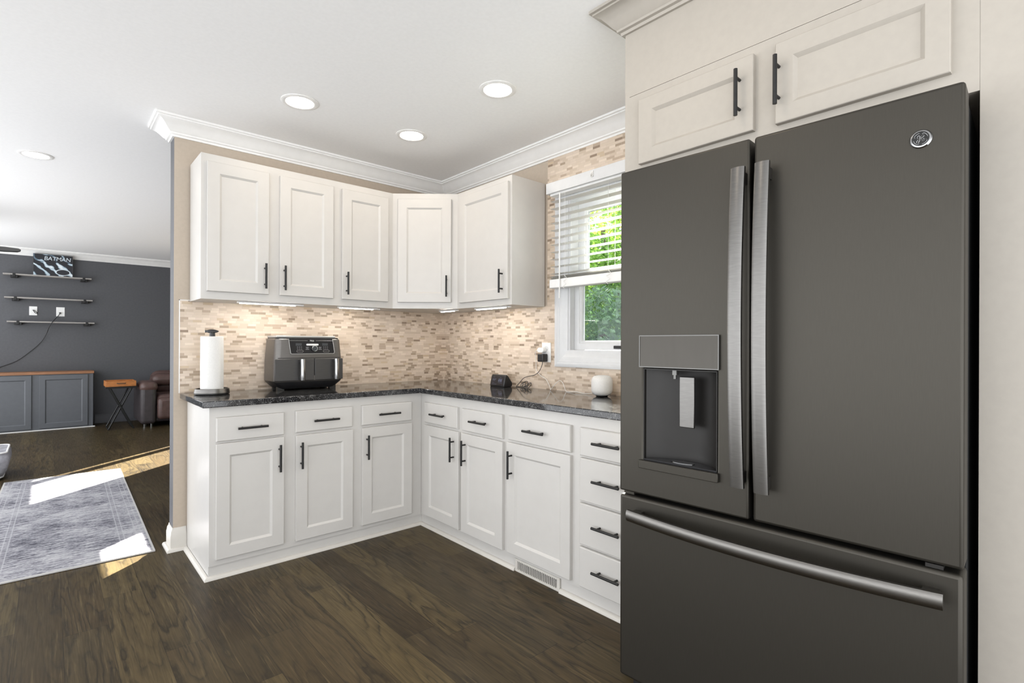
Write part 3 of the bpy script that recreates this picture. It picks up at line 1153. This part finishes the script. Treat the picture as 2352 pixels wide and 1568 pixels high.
obj('label_pill', slanted(pill(px(1215), .286, .078, .0115), .001, .002), M['white_plastic'], panel)
dl = MB()
dz = .262
dl.cyl((px(1235), fy(dz) - .001, dz - .002), (px(1245), fy(dz) - .020, dz), .019, .0175, 28)
dial = obj('dial', dl, M['black_gloss'], panel)
m = MB()
cx_, cy_ = px(1245), fy(dz) - .0205
m.tube([(cx_ + .0165 * math.cos(2 * math.pi * i / 28), cy_, dz + .0165 * math.sin(2 * math.pi * i / 28)) for i in range(29)], .0016, 6, False)
obj('dial_ring', m, M['pale_silver'], dial)
disp = simple('dim_display', (.06, .065, .07), .2, var=.1)
for zx in (915, 1500):
    obj('display', slanted([(px(zx - 65), .279), (px(zx + 65), .279), (px(zx + 65), .295), (px(zx - 65), .295)], .0006, .002), disp, panel)
    pw = pill(px(zx + 24), .2445, .040, .012)
    m = MB()
    m.tube([(x, fy(z) - .0024, z) for x, z in pw + pw[:1]], .0006, 6, False)
    obj('button_outline', m, M['pale_silver'], panel)
grey_ink = simple('grey_ink', (.30, .30, .31), .5, var=.1)
for cx0, word in ((1100, ''), (1385, '')):
    m = MB()
    for k, wd in enumerate((.018, .014, .022)):
        z = .269 - .0068 * k
        x = px(cx0)
        m.box(x - wd / 2, x + wd / 2, fy(z) - .0026, fy(z) - .0019, z - .0012, z + .0012)
    obj('menu_marks', m, grey_ink, panel)
for zx in (930, 1512):
    m = MB()
    for k in range(3):
        z = .272 - .0075 * k
        for dx in (-.012, 0, .012):
            m.box(px(zx) + dx - .003, px(zx) + dx + .003, fy(z) - .0026, fy(z) - .0019, z - .0009, z + .0009)
    obj('key_marks', m, grey_ink, panel)
obj('ledge', slanted([(-h + .02, .200), (h - .02, .200), (h - .022, .2035), (-h + .022, .2035)], .001, .0), M['void'], af)
obj('drawer_gap_shade', box(px(1240), px(1270), .0005, .004, .061, .197), M['void'], af)  # dark strip standing in for the shade between the two drawers
for x0, x1, hx in ((px(405), px(1246), px(945)), (px(1264), px(1908), px(1700))):
    m = MB()
    m.loft([[(x0, fy(z_) + .006, z_) if q == 0 else (x1, fy(z_) + .006, z_) for q, z_ in ((0, .060), (1, .060), (1, .196), (0, .196))],
            [(x0 if q == 0 else x1, fy(z_) - .0045, z_) for q, z_ in ((0, .060), (1, .060), (1, .196), (0, .196))]])
    d = obj('drawer', m, M['graphite_dark'], af, bevel=.003)
    m = MB()
    rings = []
    for k in range(13):
        s = k / 12
        z = .064 + .132 * s
        y = -.046 + .004 * (2 * s - 1) ** 2
        rings.append([(hx + a, y + q, z) for a, q in ((-.014, .010), (-.015, -.002), (-.010, -.009), (0, -.012), (.010, -.009), (.015, -.002), (.014, .010))])
    m.loft(rings)
    hd = obj('handle', m, M['chrome'], d, angle=50)
    for za, zb in ((.172, .190), (.070, .086)):
        obj('handle_bracket', box(hx - .011, hx + .011, -.040, fy(za) - .004, za, zb), M['black_plastic'], hd, bevel=.003)

# paper towel holder and roll
PX, PY = -1.742, -.195
ph = thing('paper_towel_holder', 'steel and black paper towel holder at the left end of the worktop', 'paper towel holder', (PX, PY, CT))
obj('base', MB().lathe([(.080, 0), (.090, .003), (.0905, .012)], 40), M['black_plastic'], ph)
obj('base_ring', MB().loft([[(r * math.cos(2 * math.pi * i / 48), r * math.sin(2 * math.pi * i / 48), z) for i in range(48)] for r, z in ((.0905, .008), (.0915, .010), (.087, .032), (.083, .034), (.080, .032), (.082, .018))], cap=False), M['steel'], ph)
obj('base_plate', MB().lathe([(.079, .0125), (.079, .018), (.074, .022), (.02, .024)], 40), M['black_plastic'], ph)
obj('post', MB().cyl((0, 0, .0245), (0, 0, .348), .008, seg=16), M['steel'], ph)
m = MB()
m.lathe([(.016, .333), (.015, .338), (.0145, .350), (.013, .356)], 20)
N = 10
rings = []
for i in range(N + 1):
    s = i / N
    rad = .0145 * math.sin(math.pi * min(1, max(.0, s * .9 + .10))) ** .75 + .0008
    rings.append([(-.036 + .074 * s, rad * .95 * math.cos(2 * math.pi * k / 16), .362 + .004 * s * 0 + rad * .75 * math.sin(2 * math.pi * k / 16)) for k in range(16)])
m.loft(rings)
fin = obj('finial', m, M['black_gloss'], ph, angle=50, rot=(0, 0, R(-38)))
obj('finial_tip', MB().cyl((-.0385, 0, .362), (-.0355, 0, .362), .0085, .0095, 16), M['chrome'], fin)
m = MB()
S = 44
prof = [(.020, .0255), (.055, .0255), (.0575, .028), (.0580, .17), (.0570, .329), (.0545, .332), (.020, .332)]
rings = []
for r, z in prof:
    rings.append([((r + (.004 * (k / S) if r > .05 else 0)) * math.cos(2 * math.pi * k / S - .9), (r + (.004 * (k / S) if r > .05 else 0)) * math.sin(2 * math.pi * k / S - .9), z) for k in range(S)])
m.loft(rings + [rings[0]], cap=False)
tag(obj('paper_towel_roll', m, M['paper'], loc=(PX, PY, CT)), 'white paper towel roll standing on the steel holder', 'paper towel')

# smart display
sd = thing('smart_display', 'small black tabletop smart display facing left below the outlet', 'smart display', (-.150, -.862, CT), RR)
prof = [(-.002, .0), (.060, .0), (.072, .010), (.070, .030), (.034, .076), (.024, .084), (.016, .083), (.010, .076), (-.006, .008)]
m = MB()
m.loft([[(x, y, z) for y, z in [( .5 * .034 + (a - .034) * k + .017, .04 + (c - .04) * k) if k < 1 else (a, c) for a, c in prof]] for x, k in ((-.074, .93), (-.070, 1), (.070, 1), (.074, .93))])
obj('body', m, M['black_plastic'], sd, angle=40)
scr = simple('dim_screen', (.012, .013, .020), .08, var=.3, scale=9)
m = MB()
sy = lambda z: -.0055 + (z - .008) * (.0155 / .068)
m.loft([[(x, sy(z) - e, z) for x, z in ((-.064, .013), (.064, .013), (.064, .073), (-.064, .073))] for e in (-.001, .0012)])
so = obj('screen', m, scr, sd)
glow = emit('screen_text', (.62, .66, .85), .14)
glow.node_tree.nodes['Principled BSDF'].inputs['Base Color'].default_value = (.02, .02, .03, 1)
glow.node_tree.nodes['Principled BSDF'].inputs['Specular IOR Level'].default_value = .1
m = MB()
for x0, x1, z0, z1 in ((-.052, -.030, .064, .066), (-.055, -.014, .052, .0545), (-.055, -.020, .047, .0490), (-.055, -.025, .042, .044), (.010, .045, .052, .056), (.008, .022, .036, .050), (.026, .044, .036, .050), (-.055, -.03, .028, .030), (.02, .035, .064, .066), (-.055, -.005, .018, .0195), (.008, .05, .028, .030)):
    m.loft([[(x, sy(z) - e, z) for x, z in ((x0, z0), (x1, z0), (x1, z1), (x0, z1))] for e in (.0013, .0016)])
obj('screen_text', m, glow, so)

# outlet, chargers and cables
ot = thing('wall_outlet', 'white wall outlet plate on the mosaic tile left of the window', 'outlet', (-.0085, -1.196, 1.161), RR)
obj('cover_plate', box(-.040, .040, -.006, 0, -.064, .064), M['white_plastic'], ot, bevel=.002)
for z in (-.026, .026):
    obj('socket', MB().prism(pill(0, z, .036, .030), 'y', -.0075, -.006), M['white_vinyl'], ot)
pa = thing('charger', 'white plug-in charger in the upper socket of the tile wall outlet', 'charger', (-.0165, -1.188, 1.176), RR)
obj('plug_body', MB().prism(pill(-.012, 0, .058, .034), 'y', -.034, 0), M['white_plastic'], pa, bevel=.003)
obj('cable_tip', box(-.052, -.036, -.026, -.014, -.006, .006), M['white_plastic'], pa, bevel=.002)
pb = thing('charger', 'black cube-shaped charger in the lower socket of the tile wall outlet', 'charger', (-.0165, -1.188, 1.126), RR)
obj('plug_body', box(-.026, .026, -.048, 0, -.026, .026), M['black_plastic'], pb, bevel=.006, seg=3)
m = MB()
m.tube([(-.040, -1.188, 1.099), (-.042, -1.184, 1.075), (-.044, -1.160, 1.035), (-.048, -1.120, 1.010), (-.050, -1.070, 1.000), (-.050, -1.020, .985), (-.052, -.985, .955), (-.060, -.960, .928), (-.052, -.945, .9235)], .0021, 8)
for k, (cx, cy, r, tl) in enumerate(((-.045, -1.010, .022, .7), (-.050, -1.022, .017, .5), (-.046, -1.030, .024, .85), (-.040, -1.062, .016, 1.0), (-.042, -1.066, .012, 1.1))):
    m.tube([(cx + .012 * math.sin(q * 1.0), cy + r * math.cos(q), CT + .003 + r * tl + r * tl * math.sin(q)) for q in [2 * math.pi * i / 16 for i in range(17)]], .0020, 7, False)
m.tube([(-.050, -.945, .9235), (-.045, -.975, .9235), (-.044, -1.010, .925), (-.044, -1.050, .9245)], .0021, 8)
tag(obj('power_cord', m, M['black_plastic']), 'black coiled power cord running from the black charger to the display', 'cable')
m = MB()
m.tube([(-.040, -1.132, 1.174), (-.036, -1.118, 1.160), (-.030, -1.118, 1.100), (-.026, -1.116, 1.045), (-.024, -1.150, 1.010), (-.024, -1.205, .985), (-.030, -1.245, .940), (-.050, -1.270, .9240), (-.052, -1.300, .950), (-.050, -1.345, .985), (-.050, -1.375, .975), (-.056, -1.405, .930), (-.062, -1.420, .9235), (-.070, -1.450, .9235), (-.075, -1.510, .9290), (-.080, -1.570, .9245), (-.086, -1.640, .9300)], .0018, 8)
tag(obj('charging_cable', m, M['wire_white']), 'white cable running from the white charger along the worktop', 'cable')
ro = thing('wifi_router', 'rounded white mesh router on the worktop in front of the window', 'router', (-.105, -1.728, CT))
prof = []
for i in range(17):
    q = -math.pi / 2 + math.pi * i / 16
    c, s = math.cos(q), math.sin(q)
    prof.append((.0605 * abs(c) ** .52, .062 + .058 * (abs(s) ** .55) * (1 if s >= 0 else -1) ))
obj('body', MB().lathe(prof, 40), M['off_white'], ro, angle=60)
obj('foot', MB().lathe([(.030, 0), (.034, .002), (.036, .006)], 32), M['black_plastic'], ro)

# ------------------------------------------------------------------ recessed lamps
G = 'recessed ceiling lights'
lt = thing('recessed_light', 'round recessed ceiling light above the air fryer side, left of the kitchen three', 'light', (-1.437, -.723, CEIL), 0, G)
m = MB()
S = 40
rg = lambda r, z: [(r * math.cos(2 * math.pi * i / S), r * math.sin(2 * math.pi * i / S), z) for i in range(S)]
m.loft([rg(.096, -.0005), rg(.096, -.003), (rg(.085, -.007)), rg(.072, -.005), rg(.070, -.001)], cap=False)
obj('trim_ring', m, M['trim'], lt)
obj('lens', MB().loft([rg(.070, -.0008), rg(.070, -.0022)]), M['lamp'], lt)
dup(lt, (-.734, -1.547, CEIL), label='round recessed ceiling light nearest the refrigerator, right of the kitchen three')
dup(lt, (-.755, -.736, CEIL), label='round recessed ceiling light nearest the wall corner, middle of the kitchen three')
dup(lt, (-2.517, 1.324, CEIL), label='round recessed ceiling light over the rug beyond the partition')
dup(lt, (-1.437, -2.55, CEIL), label='round recessed ceiling light over the floor in front of the refrigerator')
dup(lt, (-2.35, -2.55, CEIL), label='round recessed ceiling light over the camera side of the kitchen')

# ------------------------------------------------------------------ living room
rg_c = Vector((-2.355, 1.342, 0))
rug = obj('rug', box(-.40, .40, -1.285, 1.285, .001, .010), M['rug'], loc=rg_c, rot=(0, 0, R(-1.1)), bevel=.002)
tag(rug, 'grey distressed runner rug on the dark floor beyond the partition', 'rug')

# media console
mc = thing('media_console', 'long low grey built-in cabinet with wooden top against the charcoal wall', 'cabinet', (0, FAR - .03, 0))
cf = -.30
obj('body', box(-3.76, -1.967, cf, 0, .012, .766), M['grey_cabinet'], mc)
obj('top', box(-3.78, -1.955, cf - .02, 0, .7665, .802), M['wood_top'], mc, bevel=.003)
for x0 in (-2.541, -3.135, -3.73):
    door(mc, x0, x0 + .516, .030, .755, cf, mat='grey_cabinet', st=.06, rail=.06)
obj('base_strip', box(-3.76, -1.945, cf - .018, cf - .001, 0, .011), M['trim'], mc)

# wall shelves
SG = 'grey wall shelves on the charcoal wall'


def shelf(label, x0, x1, z):
    s = thing('wall_shelf', label, 'shelf', (0, FAR, z), 0, SG)
    obj('board', box(x0, x1, -.125, -.001, -.018, 0), M['shelf'], s, bevel=.001)
    for x in (x0 + .11, x1 - .088):
        k = MB()
        k.box(x - .038, x + .038, -.110, -.001, -.052, -.0185)
        k.box(x - .014, x + .014, -.130, -.1255, -.045, .004)
        k.box(x - .014, x + .014, -.1255, -.105, -.045, -.0185)
        obj('bracket', k, M['black'], s, bevel=.003)


shelf('topmost grey wall shelf holding the framed print', -2.912, -1.977, 2.150)
shelf('middle grey wall shelf just above the two white plates', -2.898, -1.966, 1.832)
shelf('lowest grey wall shelf just below the two white plates', -2.872, -1.942, 1.502)

pr = thing('canvas_print', 'black and pale blue comic-style canvas print leaning on the topmost shelf', 'picture', (-2.400, FAR - .085, 2.1505))
pr.rotation_euler = (R(-3), 0, 0)
obj('canvas', box(-.208, .208, -.012, .012, 0, .300), M['print'], pr)
ed = MB()
for a in ((-.211, -.2081, 0, .303), (.2081, .211, 0, .303), (-.2081, .2081, .3001, .303)):
    ed.box(a[0], a[1], -.0125, .0125, a[2], a[3])
obj('edge', ed, M['silver'], pr)
me = text_mesh('BATMAN', .078, .001, .12, .95)
pale = simple('pale_ink', lin(214, 224, 230), .5, var=.03)
for v_ in me.vertices:
    v_.co.x *= 1.0
wd_ = max(v_.co.x for v_ in me.vertices) - min(v_.co.x for v_ in me.vertices)
for v_ in me.vertices:
    v_.co.x *= .285 / wd_
link('lettering', me, pale, pr, loc=(.045, -.0135, .243), rot=(R(90), 0, 0), smooth=False)
m = MB()
m.prism([(.105 + .082 * math.cos(2 * math.pi * i / 28), .058 + .046 * math.sin(2 * math.pi * i / 28)) for i in range(28)], 'y', -.0138, -.0122)
obj('oval', m, pale, pr)
m = MB()
m.prism([(.105 + .070 * math.cos(2 * math.pi * i / 28), .058 + .037 * math.sin(2 * math.pi * i / 28)) for i in range(28)], 'y', -.0146, -.0139)
obj('oval_centre', m, simple('dark_ink', (.015, .017, .024), .5, var=.1), pr)

PG = 'white plates between the shelves'
p1 = thing('wall_plate', 'left white wall plate with a short loose black lead', 'outlet', (-2.609, FAR, 1.652), 0, PG)
obj('cover_plate', box(-.042, .042, -.006, 0, -.063, .063), M['white_plastic'], p1, bevel=.002)
obj('lead', MB().tube([(-.006, -.006, .010), (.0, -.03, .006), (.022, -.04, -.030), (.040, -.03, -.032), (.028, -.03, -.010), (.004, -.03, .012)], .0045, 8), M['black_plastic'], p1)
p2 = thing('wall_plate', 'right white wall plate with a black cord plugged in', 'outlet', (-2.320, FAR, 1.650), 0, PG)
obj('cover_plate', box(-.047, .047, -.006, 0, -.066, .066), M['white_plastic'], p2, bevel=.002)
m = MB()
m.cyl((-2.324, FAR - .0065, 1.632), (-2.324, FAR - .030, 1.632), .013, .011, 12)
m.tube([(-2.324, FAR - .028, 1.630), (-2.345, FAR - .030, 1.590), (-2.405, FAR - .135, 1.500), (-2.44, FAR - .130, 1.430), (-2.47, FAR - .05, 1.330), (-2.53, FAR - .02, 1.210), (-2.64, FAR - .012, 1.080), (-2.78, FAR - .010, .950), (-2.94, FAR - .010, .870), (-3.05, FAR - .02, .812)], .0042, 8)
tag(obj('power_cord', m, M['black_plastic']), 'black cord trailing down the charcoal wall from the right wall plate', 'cable')

# folding tray table and serving tray
tt = thing('folding_tray_table', 'black folding table with crossed legs beside the brown recliner', 'table', (-1.690, 5.62, 0))
obj('tabletop', box(-.178, .178, -.20, .20, .575, .597), M['black'], tt, bevel=.004)
for y in (-.17, .17):
    for s in (-1, 1):
        obj('leg', MB().tube([(s * .120, y + s * .008, .574), (-s * .140, y + s * .008, .008)], .011, 8, False), M['black'], tt)
for s in (-1, 1):
    obj('foot_bar', MB().tube([(s * .140, -.20, .010), (s * .140, .20, .010)], .009, 8, False), M['black'], tt)
tr = thing('serving_tray', 'honey coloured wooden serving tray on the black folding table', 'tray', (-1.690, 5.62, .598))
m = MB()
m.box(-.17, .17, -.185, .185, 0, .008)
m.box(-.17, .17, -.185, -.173, .008, .075).box(-.17, .17, .173, .185, .008, .075).box(-.17, -.158, -.173, .173, .008, .075).box(.158, .17, -.173, .173, .008, .075)
obj('body', m, M['wood'], tr, bevel=.002)
for s, y in ((-1, -.186), (1, .186)):
    obj('handle', MB().tube([(-.045, y, .048), (-.04, y + s * .012, .044), (.04, y + s * .012, .044), (.045, y, .048)], .005, 8), M['silver'], tr)
m = MB()
m.box(-.12, -.02, -.12, .10, .0085, .05).box(.0, .11, -.05, .14, .0085, .04)
cards = thing('card_box', 'light wooden boxes lying inside the serving tray', 'box', (-1.690, 5.62, .598))
obj('body', m, M['wood'], cards, bevel=.003)

# recliner


def cushion(x0, x1, y0, y1, z0, z1, r, name, mat, parent, sub=2):
    o = obj(name, box(x0, x1, y0, y1, z0, z1), mat, parent, bevel=r, seg=4)
    return o


rc = thing('recliner', 'brown leather recliner half hidden behind the partition', 'armchair', (-1.035, 5.42, 0))
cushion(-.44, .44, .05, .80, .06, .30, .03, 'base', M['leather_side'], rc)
cushion(-.245, .245, -.02, .62, .29, .46, .07, 'seat', M['leather'], rc)
cushion(-.24, .24, -.06, .06, .10, .42, .055, 'footrest', M['leather'], rc)
cushion(-.25, .25, .50, .80, .42, .78, .12, 'backrest', M['leather'], rc)
cushion(-.25, .25, .42, .70, .55, .74, .09, 'lumbar_cushion', M['leather'], rc)
for s in (-1, 1):
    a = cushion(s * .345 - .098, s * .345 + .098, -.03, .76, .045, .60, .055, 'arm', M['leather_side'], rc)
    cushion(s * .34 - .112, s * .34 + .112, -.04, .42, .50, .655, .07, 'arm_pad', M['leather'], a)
for s in (-1, 1):
    obj('foot', MB().cyl((s * .38, .06, 0), (s * .38, .06, .06), .022, .026, 14), M['chrome'], rc)
    obj('foot', MB().cyl((s * .30, .06, 0), (s * .30, .06, .06), .016, .018, 14), M['chrome'], rc)

# grey plush floor seat at the left edge
pb_ = thing('floor_cushion', 'grey plush floor seat with white piping at the left edge beyond the rug', 'cushion', (-2.98, 3.00, 0))
m = MB()
m.loft([rrect(-.215, .215, -.215, .215, .05, 0), rrect(-.262, .262, -.262, .262, .05, .085), rrect(-.278, .278, -.278, .278, .06, .15), rrect(-.275, .275, -.275, .275, .06, .215), rrect(-.258, .258, -.258, .258, .06, .248), rrect(-.15, .15, -.15, .15, .06, .235)])
obj('body', m, M['plush'], pb_, angle=60)
for z, k in ((.247, .261), (.030, .236)):
    rr_ = rrect(-k, k, -k, k, .055, z)
    obj('piping', MB().tube(rr_ + rr_[:1], .007, 8, False), M['piping'], pb_)

# ceiling fan, only a blade tip shows
cfan = thing('ceiling_fan', 'black ceiling fan blade tip at the left edge below the living room ceiling', 'fan', (-3.325, 3.60, 0))
obj('canopy', MB().lathe([(.03, 2.44), (.065, 2.47), (.07, CEIL - .001)], 28), M['black'], cfan)
obj('downrod', MB().cyl((0, 0, 2.22), (0, 0, 2.445), .012, seg=14), M['black'], cfan)
obj('motor', MB().lathe([(.05, 2.07), (.10, 2.085), (.115, 2.12), (.115, 2.17), (.08, 2.205), (.02, 2.225)], 32), M['black'], cfan)
m = MB()
pts = [(.10, -.045), (.25, -.062), (.55, -.066), (.645, -.050), (.666, -.02), (.668, .015), (.650, .045), (.55, .062), (.25, .058), (.10, .045)]
m.loft([[(x, y, 2.128 + y * .45) for x, y in pts], [(x, y, 2.139 + y * .45) for x, y in pts]])
b0 = obj('blade', m, M['black'], cfan, bevel=.002)
for k in range(1, 5):
    c = b0.copy()
    col.objects.link(c)
    c.rotation_euler = (0, 0, R(72 * k))

# ------------------------------------------------------------------ garden outside the kitchen window
struct(obj('ground', box(.15, 12, -8, 12, -.42, -.30), M['soil']))


def tree(label, loc, blobs, n, mat, size, trunk=True):
    t = thing('tree', label, 'tree', loc, 0, 'trees outside the kitchen window')
    rnd = random.Random(int(loc[0] * 100 + loc[1] * 10))
    m = MB()
    tot = sum(b[3] ** 2 for b in blobs)
    for bx, by, bz, br in blobs:
        for _ in range(int(n * br ** 2 / tot)):
            while True:
                d = Vector((rnd.uniform(-1, 1), rnd.uniform(-1, 1), rnd.uniform(-1, 1)))
                if .15 < d.length < 1:
                    break
            d = d.normalized() * d.length ** .5 * br
            c = Vector((bx, by, bz)) + d
            a = Vector((rnd.gauss(0, 1), rnd.gauss(0, 1), rnd.gauss(0, 1))).normalized()
            b_ = a.orthogonal().normalized()
            s = size * rnd.uniform(.6, 1.3)
            m.quad(c - a * s, c + b_ * s * .5, c + a * s, c - b_ * s * .5)
    obj('foliage', m, mat, t, fix=False, smooth=False)
    if trunk:
        k = MB()
        top = blobs[0]
        k.tube([(0, 0, 0), (.05, .02, top[2] * .5), (top[0], top[1], top[2])], .07, 10)
        for bx, by, bz, br in blobs[1:]:
            k.tube([(.05, .02, top[2] * .5), ((bx + .05) / 2, by / 2, (bz + top[2] * .5) / 2), (bx, by, bz)], .03, 8)
        obj('trunk', k, M['bark'], t)
    return t


G0 = -.30
tree('blue-green bush filling the lower half of the window view', (2.05, -.02, G0), [(0, 0, 1.62, .52), (.05, .32, 1.35, .45), (0, -.36, 1.5, .48), (0, -.1, .9, .45)], 9000, M['leaf_b'], .036)
tree('leafy green tree standing just behind the bush in the window view', (3.45, .98, G0), [(0, 0, 1.75, .72), (.1, .30, 2.5, .62), (-.1, -.30, 2.35, .60), (0, .1, 3.2, .6), (0, -.2, 1.0, .6)], 12000, M['leaf'], .048)
tree('tall yellow-green tree behind the leafy tree in the window view', (5.6, 2.65, G0), [(0, 0, 2.6, 1.15), (.1, .5, 3.8, 1.0), (-.1, -.6, 1.5, 1.0), (0, -.3, 4.7, .9), (.1, .5, 1.4, 1.0)], 13000, M['leaf_c'], .065)
tree('broad green tree right of the leafy tree beyond the refrigerator', (5.4, -.42, G0), [(0, 0, 1.9, 1.05), (.1, .25, 3.1, .95), (0, -.3, 4.1, .8), (0, .2, 1.0, .8)], 9000, M['leaf'], .062)
tree('bushy green tree farthest right outside, hidden by the refrigerator', (4.6, -3.25, G0), [(0, 0, 1.7, 1.0), (.1, .45, 2.7, .9), (0, -.4, 2.6, .9), (0, .2, 3.5, .8)], 9000, M['leaf_b'], .06)
